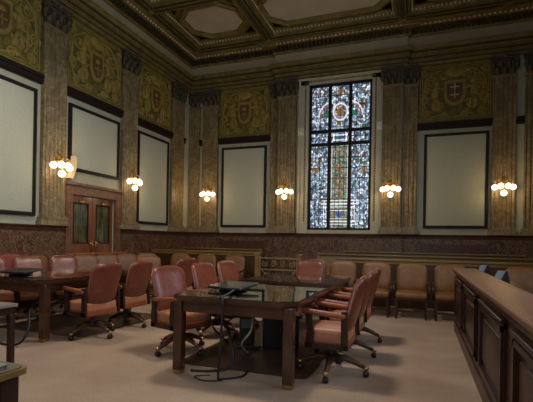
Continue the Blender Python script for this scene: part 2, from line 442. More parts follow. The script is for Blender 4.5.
for i in range(3):
    for j in range(5):
        x0, x1 = gx[i] + .13, gx[i + 1] - .13; y1, y0 = gy[j] - .13, gy[j + 1] + .13
        cx, cy = (x0 + x1) / 2, (y0 + y1) / 2; hx, hy = (x1 - x0) / 2, (y1 - y0) / 2
        # rectangular stepped mouldings inside the cell
        rect = [(x0, y0), (x1, y0), (x1, y1), (x0, y1)]
        octs.sweep([(0, 7.2), (.05, 7.2), (.07, 7.25), (.12, 7.26), (.14, 7.31), (.14, 7.36), (0, 7.36)], rect, True)
        def bb(p, t, nn): bd.ball((p.x, p.y, 7.25), .026, 5)
        if j < 3: along(rect + [rect[0]], .10, .10, bb)
        ax, ay = hx - .30, hy - .42
        if i == 1: ax = hx - .22
        c = ay * .56
        op = octo(cx, cy, ax, ay, c)
        ring = [(0, 7.30), (-.05, 7.28), (-.09, 7.24), (-.15, 7.25), (-.18, 7.30), (-.18, 7.40), (0, 7.40)]
        octs.sweep(ring, op, True)
        # corner fillers lifting to the ring
        octs.sweep([(-.18, 7.33), (-.28, 7.33), (-.30, 7.38), (-.30, 7.45), (-.18, 7.45)], op, True)
        pan.prism(op, 7.33, 7.50, 'z')
        # soffit slab around
    
struct(octs.build('trim_14', M['gilt']), 'gilt octagonal coffer mouldings')
struct(pan.build('trim_15', M['coffer_panel']), 'pale plaster octagons in the coffers')
struct(bd.build('trim_16', M['gilt_bead']), 'pale beads around the coffers')

# ------------------------------------------------------------------ wall things (local: x across, -y towards room, z up)
def pilaster(loc, rot, wd, depth, fluted, label, mat='ochre_marble', group='marble pilasters around the room'):
    t = thing('pilaster', label, 'pilaster', loc, rot, group)
    h = wd / 2
    b = MB()
    b.box(-h - .07, -depth - .06, ZC, h + .07, 0, ZC + .07)
    for z0, e in ((.07, .06), (.095, .04), (.125, .05), (.15, .025)):
        b.box(-h - e, -depth - e, ZC + z0, h + e, 0, ZC + z0 + .03)
    b.box(-h - .01, -depth - .01, ZC + .17, h + .01, 0, ZC + .2)
    b.build('base', M[mat], t)
    z0, z1 = ZC + .2, 5.64
    s = MB()
    if fluted:
        nf = max(3, int(wd / .095)); poly = [(h, 0), (-h, 0), (-h, -depth)]
        e = wd / nf
        for i in range(nf):
            x = -h + i * e
            poly += [(x + e * .16, -depth), (x + e * .26, -depth + .02), (x + e * .5, -depth + .03), (x + e * .74, -depth + .02), (x + e * .84, -depth)]
        poly.append((h, -depth))
        s.prism(poly, z0, z1, 'z')
    else:
        s.box(-h, -depth, z0, h, 0, z1)
    s.box(-h - .02, -depth - .02, z1 - .06, h + .02, 0, z1)
    s.build('shaft', M[mat], t)
    c = MB(); ct = 6.13; ch = ct - z1
    def leaf(x, y, zb, zh, lw, out):
        n = 6; vs = []; fs = []
        for i in range(n + 1):
            u = i / n; ww = lw * (.55 + .55 * math.sin(PI * min(1, u * 1.05)) ) * (1 - .35 * u ** 4)
            yy = y - out * u ** 2.2 - .012; zz = zb + zh * (u if u < .85 else .85 - (u - .85) * .8)
            vs += [(x - ww / 2, yy, zz), (x, yy - .012, zz), (x + ww / 2, yy, zz), (x, yy + .03, zz)]
        for i in range(n):
            for k in range(4):
                a = i * 4 + k; b2 = i * 4 + (k + 1) % 4; fs.append((a, b2, b2 + 4, a + 4))
        fs.append((0, 1, 2, 3)); fs.append((n * 4, n * 4 + 1, n * 4 + 2, n * 4 + 3))
        c.add(vs, fs, True)
    c.prism([(-h + .02, z1), (h - .02, z1), (h + .0, ct - .06), (-h - .0, ct - .06)], -depth + .01, 0, 'y')
    c.box(-h - .05, -depth - .07, ct - .05, h + .05, 0, ct); c.box(-h - .03, -depth - .05, ct - .10, h + .05, 0, ct - .06)
    nl = max(2, int(round(wd / .17)))
    for i in range(nl):
        leaf(-h + wd * (i + .5) / nl, -depth, z1, ch * .42, wd / nl * .85, .045)
    for i in range(nl + 1):
        leaf(-h + wd * i / nl, -depth, z1 + ch * .2, ch * .5, wd / nl * .7, .055)
    for sg in (-1, 1):
        pts = []
        for k in range(16):
            a = k / 15 * 3.4 * PI; rr = .075 * (1 - k / 18)
            pts.append((sg * (h - .015) + sg * -rr * math.cos(a) * .9 + sg * .02, -depth - .045, ct - .16 + rr * math.sin(a)))
        c.tube(pts, .016, 6)
        c.tube([(0, -depth, z1 + ch * .45), (sg * h * .3, -depth - .02, z1 + ch * .62), (sg * (h - .05), -depth - .04, ct - .1)], .02, 6)
    c.ball((0, -depth - .09, ct - .05), .045, 8)
    c.build('capital', M['capital'], t)
    return t

def wall_panel(loc, rot, wd, z0, z1, label):
    t = thing('acoustic_panel', label, 'wall panel', loc, rot, 'framed fabric panels on the walls')
    h = wd / 2; f = .07; fr = MB()
    prof = [(-f, -.0), (0, 0), (0, -.05), (-.02, -.07), (-.05, -.07), (-f, -.045)]
    for sx in (-1, 1):
        xa = sx * h; xb = sx * (h - f); fr.box(xa, -.06, z0, xb, 0, z1)
    fr.box(-h + f, -.06, z0, h - f, 0, z0 + f); fr.box(-h + f, -.06, z1 - f, h - f, 0, z1)
    for sx in (-1, 1): fr.box(sx * (h - .015), -.075, z0 + .015, sx * (h - .045), -.05, z1 - .015)
    fr.box(-h + .045, -.075, z0 + .015, h - .045, -.05, z0 + .045); fr.box(-h + .045, -.075, z1 - .045, h - .045, -.05, z1 - .015)
    fr.build('frame', M['frame_black'], t)
    p = MB(); p.rbox((0, -.0215, (z0 + z1) / 2), (wd - 2 * f + .004, .04, z1 - z0 - 2 * f + .004), .008, 3)
    p.build('fabric_panel', M['fabric'], t)
    return t

def lintel(loc, rot, wd, name='lintel'):
    s = MB(); h = wd / 2
    s.box(-h, -.09, 4.41, h, 0, 4.54); s.box(-h - .0, -.12, 4.50, h, 0, 4.565); s.box(-h, -.06, 4.39, h, 0, 4.42)
    return s.build(name, M['dark_trim'], None, loc, rot)

def spiral(mb, cx, cz, r, turns, y, sg=1, th=.02, a0=0, n=18):
    pts = []
    for k in range(n + 1):
        u = k / n; a = a0 + u * turns * 2 * PI; rr = r * (1 - .85 * u)
        pts.append((cx + sg * rr * math.cos(a), y, cz + rr * math.sin(a)))
    mb.tube(pts, [th * (1.1 - .6 * k / n) for k in range(n + 1)], 6)

def mural(loc, rot, wd, z0, z1, kind, label, seed):
    rnd = random.Random(seed)
    t = thing('painted_mural', label, 'mural', loc, rot, 'painted heraldic panels under the cornice')
    h = wd / 2; H = z1 - z0; zc = z0 + H * .5
    MB().box(-h, -.03, z0, h, 0, z1).build('ground', M['mural_ground'], t)
    g = MB()
    for d in (.05, .10):
        g.box(-h + d, -.04, z0 + d, -h + d + .018, -.025, z1 - d); g.box(h - d - .018, -.04, z0 + d, h - d, -.025, z1 - d)
        g.box(-h + d, -.04, z0 + d, h - d, -.025, z0 + d + .018); g.box(-h + d, -.04, z1 - d - .018, h - d, -.025, z1 - d)
    y = -.03
    for sg in (-1, 1):
        for (fx, fz, r) in ((.30, .80, .13), (.62, .70, .17), (.80, .40, .13), (.45, .28, .15), (.72, .16, .11), (.25, .12, .10), (.85, .86, .10), (.55, .50, .13)):
            spiral(g, sg * fx * h, z0 + fz * H, r * (.9 + .3 * rnd.random()), 1.6 + rnd.random(), y - .008, sg, .024, rnd.random() * 6)
        g.tube([(0, y, z0 + .12), (sg * h * .35, y, z0 + .22), (sg * h * .7, y, z0 + .12), (sg * h * .86, y, z0 + H * .4), (sg * h * .8, y, z0 + H * .75), (sg * h * .5, y, z0 + H * .88), (sg * h * .2, y, z0 + H * .9)], .026, 6)
        for k in range(16):
            a = rnd.uniform(.25, .9) * h; b = rnd.uniform(.12, .88) * H
            m = Matrix.Translation((sg * a, y, z0 + b)) @ Matrix.Rotation(sg * rnd.uniform(-1, 1), 4, 'Y')
            g.ball((0, 0, 0), .065, 6, (.5, .4, 1.1), m)
        # supporters: simple standing animals / figures in low relief
        if kind != 'plain':
            x = sg * h * (.52 if kind == 'lions' else .45)
            g.ball((x, y, zc + .02), .15, 8, (.62, .3, 1.35)); g.ball((x - sg * .03, y, zc + .27), .075, 8, (.9, .4, 1))
            g.tube([(x, y, zc - .12), (x + sg * .05, y, zc - .3), (x + sg * .0, y, zc - .46)], [.05, .04, .025], 6)
            g.tube([(x, y, zc - .1), (x - sg * .1, y, zc - .26), (x - sg * .08, y, zc - .44)], [.05, .04, .025], 6)
            g.tube([(x, y, zc + .12), (x - sg * .14, y, zc + .14), (x - sg * .22, y, zc + .06)], [.04, .03, .02], 6)
            if kind == 'lions': g.tube([(x + sg * .05, y, zc - .1), (x + sg * .22, y, zc - .1), (x + sg * .25, y, zc + .14), (x + sg * .17, y, zc + .24)], .018, 6)
    g.ball((0, y, z1 - .24), .17, 8, (1.4, .3, .8)); g.tube([(-.25, y, z1 - .26), (-.12, y, z1 - .13), (.12, y, z1 - .13), (.25, y, z1 - .26)], .025, 6)
    g.build('gold_ornament', M['mural_gold'], t)
    def sh(sw, shh, cz):
        pts = [(-sw, cz + shh * .5), (-sw, cz - shh * .1)]
        for k in range(1, 8):
            a = PI + PI * k / 8; pts.append((sw * math.cos(a), cz - shh * .1 + shh * .5 * math.sin(a)))
        return pts + [(sw, cz - shh * .1), (sw, cz + shh * .5)]
    sw = .19 if kind == 'lions' else .15
    MB().prism(sh(sw + .07, .62, zc + .0), -.06, -.02, 'y').build('shield_border', M['mural_gold'], t)
    MB().prism(sh(sw, .46, zc), -.075, -.02, 'y').build('shield', M['mural_red'], t)
    if kind == 'lions':
        for cz in (zc + .13, zc - .08):
            p = MB(); p.box(-.012, -.085, cz - .09, .012, -.07, cz + .09); p.box(-.11, -.084, cz - .014, .11, -.07, cz + .014)
            p.build('pale_cross', M['mural_pale'], t)
    else:
        p = MB(); p.ball((0, -.075, zc + .10), .08, 8, (1, .25, .7)); p.box(-.10, -.085, zc - .09, .10, -.07, zc - .06); p.box(-.012, -.085, zc - .2, .012, -.07, zc)
        p.build('charge', M['mural_gold'], t)
    return t

# back wall pilasters
NB = 'back wall'
BP = [(-6.96, .34, .07, 0, 'plain veined marble pilaster filling the back corner of the room', 0),
      (-6.38, .54, .12, 0, 'plain marble pilaster with wall lamp, second from the back corner', 0),
      (-4.19, .26, .10, 1, 'narrow fluted strip of pilaster left of the lamp pilaster beside the window', 0),
      (-3.76, .54, .14, 1, 'fluted marble pilaster with wall lamp, left of the stained glass window', PD),
      (-.77, .50, .14, 1, 'fluted marble pilaster with wall lamp, right of the stained glass window', PD),
      (-.29, .34, .14, 1, 'narrow fluted half pilaster right of the window, beside the framed panel', 0),
      (1.95, .52, .12, 1, 'fluted marble pilaster with the rightmost wall lamp', 0),
      (2.57, .30, .12, 1, 'fluted pilaster cut by the right edge, past the rightmost lamp', 0)]
for x, wd, dp, fl, lb, off in BP: pilaster((x, YB - off, 0), 0, wd, dp, fl, lb)
LP = [(6.62, .58, 'fluted marble pilaster with wall lamp, between leftmost panel and the door'),
      (9.01, .58, 'fluted marble pilaster with wall lamp, right of the double door'),
      (11.32, .66, 'plain marble pilaster ending the left wall beside the corner'),
      (4.23, .58, 'fluted marble pilaster at the far left, outside the leftmost panel'), (1.84, .58, 'fluted marble pilaster on the left wall level with the viewer'), (-.55, .58, 'fluted marble pilaster on the left wall behind the viewer')]
for i, (y, wd, lb) in enumerate(LP): pilaster((XL, y, 0), PI / 2, wd, .09, i != 2, lb)

# bays on the left wall (y0,y1)
LB = [(4.53, 6.32), (6.92, 8.71), (9.31, 10.98), (2.14, 3.93), (-.25, 1.54)]
mk = ['arms', 'arms', 'arms', 'lions', 'arms']
tr = 17
names = [('leftmost framed pale fabric panel on left wall', 'leftmost olive and gold heraldic mural on left wall'),
         ('short framed pale fabric panel above the double door', 'olive mural with red shield above the double door'),
         ('tall framed pale fabric panel right of the door', 'olive heraldic mural nearest the corner on left wall'),
         ('framed fabric panel left of the leftmost visible one', 'heraldic mural left of the leftmost visible one'),
         ('framed fabric panel on the left wall behind the viewer', 'heraldic mural on the left wall behind the viewer')]
for i, (a, b) in enumerate(LB):
    yc = (a + b) / 2; wd = b - a
    z0 = 1.746 if i != 1 else 2.80
    pc = [5.42, 7.83, 10.11, 3.04, .65][i]
    wall_panel((XL, pc, 0), PI / 2, [1.58, 1.60, 1.46, 1.58, 1.58][i], z0, 4.25, names[i][0])
    mural((XL, yc, 0), PI / 2, wd - .02, 4.565, 6.12, mk[i], names[i][1], 11 + i)
    struct(lintel((XL, yc, 0), PI / 2, wd - .01, 'trim_%d' % tr), 'dark walnut moulding under a mural'); tr += 1
for i, (a, b, k) in enumerate([(-6.10, -4.34, 'lions'), (-.12, 1.71, 'lions')]):
    xc = (a + b) / 2
    wall_panel((xc + (.05 if i else 0), YB, 0), 0, 1.52 if i == 0 else 1.56, 1.75, 4.27, ['framed pale fabric panel between two wall lamps, left of the window', 'framed pale fabric panel right of the stained glass window'][i])
    mural((xc, YB, 0), 0, b - a - .02, 4.565, 6.12, 'arms' if i == 0 else 'lions', ['brownish heraldic mural left of the stained glass window', 'mural of shield with white crosses and two supporters, right of window'][i], 31 + i)
    struct(lintel((xc, YB, 0), 0, b - a - .01, 'trim_%d' % tr), 'dark walnut moulding under a mural'); tr += 1
# short dark caps over the narrow pale strips in the corner
for (lx, ly, rot, wd) in ((-6.74, YB, 0, .09), (XL, 11.66, PI / 2, .12), (2.32, YB, 0, .18)):
    o = lintel((lx, ly, 0), rot, wd, 'trim_%d' % tr); struct(o, 'short dark cap over a pale plaster strip'); tr += 1

# ------------------------------------------------------------------ stained glass window
win = empty('window_1'); struct(win, 'tall stained glass window in three lights')
fy0, fy1 = YB - PD + .02, YB + .06
f = MB(); fo = .07
f.box(WX0, fy0, WZ0, WX0 + fo, fy1, WZ1); f.box(WX1 - fo, fy0, WZ0, WX1, fy1, WZ1)
f.box(WX0, fy0, WZ0, WX1, fy1, WZ0 + .06); f.box(WX0, fy0, WZ1 - fo, WX1, fy1, WZ1)
f.build('window_frame', M['frame_black'], win)
mx1, mx2 = -2.51, -1.92; tz1, tz2 = 4.545, 4.17; ih = .045
for x in (mx1, mx2): MB().box(x - ih, fy0 + .01, WZ0 + .06, x + ih, fy1 - .01, WZ1 - fo).build('mullion', M['frame_black'], win)
for z in (tz1, tz2): MB().box(WX0 + fo, fy0 + .015, z - ih, WX1 - fo, fy1 - .02, z + ih).build('transom', M['frame_black'], win)
xs = [WX0 + fo, mx1 - ih, mx1 + ih, mx2 - ih, mx2 + ih, WX1 - fo]; zs = [WZ0 + .06, tz2 - ih, tz2 + ih, tz1 - ih, tz1 + ih, WZ1 - fo]
gy_ = YB - .02
for i in range(3):
    for j in range(3):
        mt = M['sg_green'] if (i == 1 and j == 0) else M['sg_blue']
        MB().box(xs[2 * i], gy_, zs[2 * j], xs[2 * i + 1], gy_ + .012, zs[2 * j + 1]).build('pane', mt, win)
cx = (mx1 + mx2) / 2
def ring(mb, cx, cz, rx, rz, th, y=gy_ - .008, a0=0, a1=2 * PI, n=24):
    mb.tube([(cx + rx * math.cos(a0 + (a1 - a0) * k / n), y, cz + rz * math.sin(a0 + (a1 - a0) * k / n)) for k in range(n + 1)], th, 6)
wm = MB(); ring(wm, cx, 5.10, .20, .24, .022)
wm.box(cx - .20, gy_ - .012, tz2 + .10, cx + .20, gy_ - .004, tz2 + .13); wm.box(cx - .20, gy_ - .012, tz1 - .13, cx + .20, gy_ - .004, tz1 - .10)
wm.box(cx - .20, gy_ - .012, tz2 + .10, cx - .17, gy_ - .004, tz1 - .10); wm.box(cx + .17, gy_ - .012, tz2 + .10, cx + .20, gy_ - .004, tz1 - .10)
# bright border of the middle light and the plinth at its foot
for s in (-1, 1): wm.box(cx + s * .235, gy_ - .012, 2.60, cx + s * .222, gy_ - .004, tz2 - .05)
for z0, z1_, e in ((2.42, 2.46, .52), (2.52, 2.545, .50), (2.34, 2.36, .46), (1.92, 1.95, .46), (1.84, 1.86, .52), (2.24, 2.26, .30), (2.0, 2.015, .3)):
    wm.box(cx - e, gy_ - .012, z0, cx + e, gy_ - .004, z1_)
for s in (-1, 1):
    wm.box(cx + s * .46, gy_ - .012, 1.92, cx + s * .435, gy_ - .004, 2.4); wm.box(cx + s * .38, gy_ - .012, 1.98, cx + s * .37, gy_ - .004, 2.36)
    ring(wm, cx + s * .27, 4.97, .36, .42, .016, a0=0 if s > 0 else PI / 2, a1=PI / 2 if s > 0 else PI, n=10)
wm.build('white_glass_border', M['sg_white'], win)
am = MB(); am.ball((cx, gy_, 5.10), .10, 8, (1, .12, 1.2)); am.ball((cx, gy_, 5.70), .09, 8, (1.1, .12, .8)); am.ball((cx, gy_, 4.74), .035, 6, (1, .3, 1.6)); am.ball((cx, gy_, 5.46), .03, 6, (1, .3, 1.6))
for s in (-1, 1):
    am.ball((cx + s * .15, gy_, 5.62), .04, 6, (1.6, .2, .8)); am.ball((cx + s * .62, gy_, 5.68), .05, 6, (1, .2, 1.5))
    for z in (5.5, 3.9, 3.4): am.ball((cx + s * .78, gy_, z), .03, 6, (1, .2, 1.3))
    am.box(cx + s * .73, gy_ - .012, 3.34, cx + s * .62, gy_ - .004, 3.5)
for z in (3.42, 2.98, 2.74): am.ball((cx, gy_, z), .045, 6, (1.3, .2, 1.5))
for s in (-1, 1): am.ball((cx + s * .13, gy_, 2.13), .05, 6, (1.2, .2, .9))
am.build('amber_glass', M['sg_amber'], win)
ro = MB(); ring(ro, cx, 5.10, .165, .20, .012)
for s in (-1, 1):
    ring(ro, cx + s * .27, 4.97, .31, .36, .012, a0=0 if s > 0 else PI / 2, a1=PI / 2 if s > 0 else PI, n=10)
    for z in (3.9, 3.5, 3.15, 2.85): spiral(ro, cx + s * .1, z, .09, 1.3, gy_ - .006, s, .011, .8, 12)
ro.build('rose_glass', M['sg_pink'], win)
lf = MB()
for s in (-1, 1): lf.prism([(cx + s * .28, 4.98), (cx + s * .52, 4.98), (cx + s * .28, 5.22)], gy_ - .012, gy_ - .004, 'y')
lf.box(cx - .15, gy_ - .012, tz2 + .15, cx - .03, gy_ - .005, tz1 - .15); lf.build('green_glass', M['sg_leaf'], win)
db = MB(); db.box(cx + .0, gy_ - .012, tz2 + .15, cx + .15, gy_ - .005, tz1 - .15)
db.ball((cx, gy_, 2.13), .09, 8, (1, .12, .8)); db.build('blue_glass', M['sg_deep'], win)
# saddle bars / lead grid
lead = MB()
for i in range(3):
    a, b = xs[2 * i], xs[2 * i + 1]
    for k in range(1, 4): lead.box(a + (b - a) * k / 4 - .007, gy_ - .014, WZ0 + .05, a + (b - a) * k / 4 + .007, gy_ - .006, WZ1 - .05)
    for z in [WZ0 + .3 * q for q in range(1, 14)]: lead.box(a, gy_ - .014, z - .008, b, gy_ - .006, z + .008)
lead.build('lead_bars', M['frame_black'], win)
# pale stone architrave with rope moulding
ar = MB(); yo = YB - PD
pth = [(-.0, 0)]
for (x0, x1) in ((WX0 - .30, WX0), (WX1, WX1 + .30)):
    ar.box(x0, yo - .05, ZC, x1, yo, WZ1 + .16); 
    xx = x0 if x0 < WX0 - .1 else x1
    s = 1 if xx == x0 else -1
    ar.box(xx, yo - .08, ZC, xx + s * .06, yo, WZ1 + .16)
ar.box(WX0 - .30, yo - .05, WZ1, WX1 + .30, yo, WZ1 + .16); ar.box(WX0 - .33, yo - .09, WZ1 + .12, WX1 + .33, yo, WZ1 + .18)
ar.box(WX0, yo - .02, ZC, WX1, yo, WZ0 - .0)
struct(ar.build('trim_%d' % tr, M['pale_stone']), 'pale stone architrave around the stained glass window'); tr += 1
rp = MB()
def rope(x0, z0, x1, z1):
    L = math.hypot(x1 - x0, z1 - z0); n = int(L / .07)
    for k in range(n):
        u = (k + .5) / n; m = Matrix.Translation((x0 + (x1 - x0) * u, yo - .055, z0 + (z1 - z0) * u)) @ Matrix.Rotation(.6, 4, 'Y')
        rp.ball((0, 0, 0), .03, 5, (.75, .5, 1.2), m)
rope(WX0 - .10, ZC + .35, WX0 - .10, WZ1 + .06); rope(WX1 + .10, ZC + .35, WX1 + .10, WZ1 + .06); rope(WX0 - .1, WZ1 + .08, WX1 + .1, WZ1 + .08)
struct(rp.build('trim_%d' % tr, M['gilt']), 'rope moulding beside the stained glass'); tr += 1
for x in (WX0 - .22, WX1 + .22):
    b = MB(); b.rbox((x, yo - .075, 4.56), (.17, .06, .22), .01, 1); b.ball((x, yo - .11, 4.56), .035, 6)
    struct(b.build('trim_%d' % tr, M['bright_block']), 'square pale stone block on the window architrave'); tr += 1

# ------------------------------------------------------------------ double door, left wall
d = empty('door_1', (XL, (DY0 + DY1) / 2, 0), PI / 2); struct(d, 'mahogany double door with tall glass panes')
hw = (DY1 - DY0) / 2
s = MB()
s.box(-hw - .19, -.08, 0, -hw, 0, DZ + .20); s.box(hw, -.08, 0, hw + .17, 0, DZ + .20); s.box(-hw, -.08, DZ, hw, 0, DZ + .20)
s.box(-hw - .21, -.13, DZ + .20, hw + .21, 0, DZ + .26)
s.build('door_surround', M['door_marble'], d)
for sg in (-1, 1):
    lf = empty('door_leaf'); lf.parent = d
    x0, x1 = (-hw + .0, -.01) if sg < 0 else (.01, hw)
    ga, gb = x0 + .11, x1 - .11; ga2 = ga; gz0, gz1 = 1.20, 2.12
    l = MB(); l.box(x0, .03, 0, ga, .08, DZ); l.box(gb, .03, 0, x1, .08, DZ); l.box(ga, .03, gz1, gb, .08, DZ); l.box(ga, .03, .86, gb, .08, gz0); l.box(ga, .03, 0, gb, .08, .22); l.box(ga, .05, .22, gb, .07, .86)
    l.box(ga + .05, .035, .28, gb - .05, .06, .80)
    l.build('leaf_frame', M['door_wood'], lf)
    MB().box(ga, .05, gz0, gb, .058, gz1).build('pane', M['door_glass'], lf)
    fr = MB()
    for a, b2 in ((ga, ga + .02), (gb - .02, gb)): fr.box(a, .02, gz0, b2, .05, gz1)
    fr.box(ga, .02, gz0, gb, .05, gz0 + .02); fr.box(ga, .02, gz1 - .02, gb, .05, gz1)
    fr.build('glazing_bead', M['frame_black'], lf)
    hd = MB(); hx = -sg * -.055
    hd.tube([(sg * .055, .03, 1.05), (sg * .055, -.04, 1.08), (sg * .055, -.04, 1.24), (sg * .055, .03, 1.27)], .012, 8); hd.box(sg * .035, .02, .98, sg * .075, .032, 1.32); hd.ball((sg * .1, -.03, 1.2), .03, 8)
    hd.build('door_handle', M['brass'], lf)
    cl = MB(); cl.box(sg * .30, -.005, 2.13, sg * .42, .03, 2.18); cl.tube([(sg * .34, 0, 2.16), (sg * .40, -.06, 2.2)], .012, 6)
    cl.build('door_closer', M['brass'], lf)
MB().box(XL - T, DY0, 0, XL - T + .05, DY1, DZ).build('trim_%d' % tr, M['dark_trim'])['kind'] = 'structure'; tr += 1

# cream board beside the near left lamp
b = MB(); pts = [(0, 0), (.02, .0), (.16, .30), (.20, .46), (.13, .50), (.11, .36)]
m_ = Matrix.Translation((XL + .02, 6.93, 2.60)) @ Matrix.Rotation(PI / 2, 4, 'Z')
b.prism([(.0, 0), (.10, .0), (.19, .24), (.21, .46), (.13, .50), (.10, .30)], -.16, 0, 'y', m_)
tag(b.build('curved_bracket', M['paper']), 'cream curved bracket above the door frame beside the nearest wall lamp', 'bracket')

# ------------------------------------------------------------------ wall lamps
def sconce(loc, rot, label):
    t = thing('wall_lamp', label, 'wall lamp', loc, rot, 'brass wall lamps with opal globes')
    p = MB(); p.lathe([(.001, 0), (.07, .0), (.075, .012), (.04, .03), (.025, .05), (.001, .055)], 12, (0, 0, 0), Matrix.Translation((0, 0, .12)) @ Matrix.Rotation(PI / 2, 4, 'X'))
    p.tube([(0, -.02, .05), (0, -.03, .30)], [.02, .008], 8); p.ball((0, -.03, .31), .02, 8)
    for s in (-1, 1): spiral(p, s * .06, .19, .05, 1.3, -.03, s, .008, 1)
    p.build('back_plate', M['brass'], t)
    pos = [(-.205, -.10, .0), (-.085, -.18, .02), (.085, -.18, .02), (.205, -.10, .0)]
    for q in pos:
        a = MB(); a.tube([(0, -.04, .10), (q[0] * .5, -.04 + (q[1] + .04) * .4, .20), (q[0] * .95, q[1], .17), (q[0], q[1], q[2] + .075)], .009, 7)
        a.lathe([(.03, 0), (.035, .02), (.012, .04)], 10, (q[0], q[1], q[2] + .07)); ar_ = a.build('arm', M['brass'], t)
        g = MB(); g.ball(q, .073, 12); g.build('globe', M['globe'], ar_)
    a = MB(); a.tube([(0, -.03, .08), (0, -.08, .05), (0, -.11, -.05)], .010, 7); a.lathe([(.035, 0), (.04, .02), (.012, .04)], 10, (0, -.11, -.09)); ar_ = a.build('arm', M['brass'], t)
    g = MB(); g.ball((0, -.11, -.15), .078, 12, (1, 1, .95)); g.build('globe', M['globe'], ar_)
    rotm = Matrix.Rotation(rot, 4, 'Z')
    L = bpy.data.lights.new('wall_lamp_light', 'POINT'); L.energy = 11; L.color = (1, .62, .30); L.shadow_soft_size = .14
    lo = bpy.data.objects.new('wall_lamp_light', L); COL.objects.link(lo); lo.parent = t; lo.location = (0, -.34, -.02)
SZ = 2.78
sconce((XL + .095, 6.70, SZ + .02), PI / 2, 'brass lamp with lit globes on pilaster left of the door')
sconce((XL + .095, 9.07, SZ + .02), PI / 2, 'brass lamp with lit globes on pilaster right of the door')
sconce((-6.38, YB - .125, SZ), 0, 'brass lamp with lit globes near the back corner')
sconce((-3.76, YB - PD - .145, SZ), 0, 'brass lamp with lit globes just left of the stained glass window')
sconce((-.77, YB - PD - .145, SZ), 0, 'brass lamp with lit globes just right of the stained glass window')
sconce((1.95, YB - .125, SZ), 0, 'brass lamp with lit globes at the right end of the back wall')

# ------------------------------------------------------------------ bars and pews at the back
def bar(name, x0, x1, y, zt, label, depth=.10, cap=.10, cat='railing', group=None):
    t = thing(name, label, cat, ((x0 + x1) / 2, y, 0), 0, group); h = (x1 - x0) / 2
    MB().box(-h, -.03, 0, h, .03, zt - .03).build('board', M['rail_board'], t)
    c = MB(); c.rbox((0, 0, zt - .02), (2 * h, cap * 1.6, .045), .015, 2); c.box(-h, -.055, zt - .10, h, .055, zt - .04); c.build('top_rail', M['oak'], t)
    n = max(2, int(2 * h / .75)); e = 2 * h / n
    for k in range(n):
        p = MB(); a = -h + k * e + .07; b = a + e - .14
        for (u0, v0, u1, v1) in ((a, .25, b, .29), (a, zt - .2, b, zt - .16), (a, .25, a + .04, zt - .16), (b - .04, .25, b, zt - .16)): p.box(u0, -.045, v0, u1, -.029, v1)
        p.build('panel_moulding', M['rail_board'], t)
    MB().box(-h, -.06, 0, h, .06, .14).build('plinth', M['dark_wood'], t)
    return t
bar('bar_railing', -7.0, -3.74, 9.9, 1.045, 'golden oak panelled railing behind the left row of chairs')
bar('bar_railing', -1.75, 2.6, 9.3, .985, 'golden oak panelled railing behind the right row of chairs')
def pew(x0, x1, y, zt, label):
    t = thing('pew', label, 'bench', ((x0 + x1) / 2, y, 0), 0, 'wooden public benches behind the railing'); h = (x1 - x0) / 2
    m = Matrix.Translation((0, 0, .42)) @ Matrix.Rotation(R(-7), 4, 'X')
    MB().box(-h, -.02, 0, h, .02, zt - .45, m).build('backrest', M['oak'], t)
    MB().rbox((0, -.05 - .0, zt - .02), (2 * h, .13, .04), .015, 2, Matrix.Translation((0, .085, 0))).build('top_rail', M['oak'], t)
    MB().rbox((0, -.22, .43), (2 * h, .42, .05), .015, 2).build('seat', M['oak'], t)
    for s in (-1, 1):
        e = MB(); e.prism([(-.45, 0), (.12, 0), (.15, zt - .02), (.04, zt + .02), (-.05, .62), (-.42, .6)], s * h - .03, s * h + .03, 'x'); e.build('bench_end', M['oak'], t)
pew(-2.35, 2.3, 10.15, 1.05, 'oak public bench in front row behind the right railing')
pew(-1.9, 2.3, 11.2, 1.10, 'oak public bench in back row against the marble wainscot')
pew(-6.8, -4.3, 11.2, 1.09, 'oak public bench left of the iron gate')
# iron gate with scrolls
g = thing('scroll_gate', 'low gilded iron gate with crossed scrollwork between the railings', 'gate', (-3.1, 9.3, 0))
fr = MB()
for x in (-.46, .46): fr.box(x - .015, -.015, .05, x + .015, .015, .97)
for z in (.12, .66, .93): fr.box(-.46, -.014, z - .012, .46, .014, z + .012)
fr.build('gate_frame', M['iron'], g)
sc = MB()
for s in (-1, 1):
    sc.tube([(s * .44, 0, .66), (s * .1, 0, .38), (-s * .44, 0, .14)], .012, 6)
    for z in (.28, .50): spiral(sc, s * .27, z, .12, 1.7, 0, s, .010, z * 7)
    spiral(sc, s * .12, .79, .08, 1.6, 0, s, .009, 1); spiral(sc, s * .33, .79, .08, 1.6, 0, -s, .009, 2)
sc.build('scrollwork', M['iron'], g)
for x in (-.52, .52):
    p = MB(); p.box(x - .05, -.05, 0, x + .05, .05, 1.0); p.rbox((x, 0, 1.01), (.13, .13, .05), .015, 1); p.build('gate_post', M['oak'], g)
# low wooden parapet in front of the door
t = thing('door_parapet', 'low parapet with dark rail and mottled marble panels before the door', 'railing', (-6.98, 7.83, 0))
MB().box(-.03, -1.0, 0, .03, .95, .93).build('marble_panel', M['green_marble'], t)
MB().rbox((0, -.02, .965), (.10, 2.0, .06), .02, 2).build('top_rail', M['door_wood'], t)
for y in (-1.0, .93): MB().rbox((0, y, .49), (.12, .12, .98), .01, 1).build('post', M['dark_wood'], t)

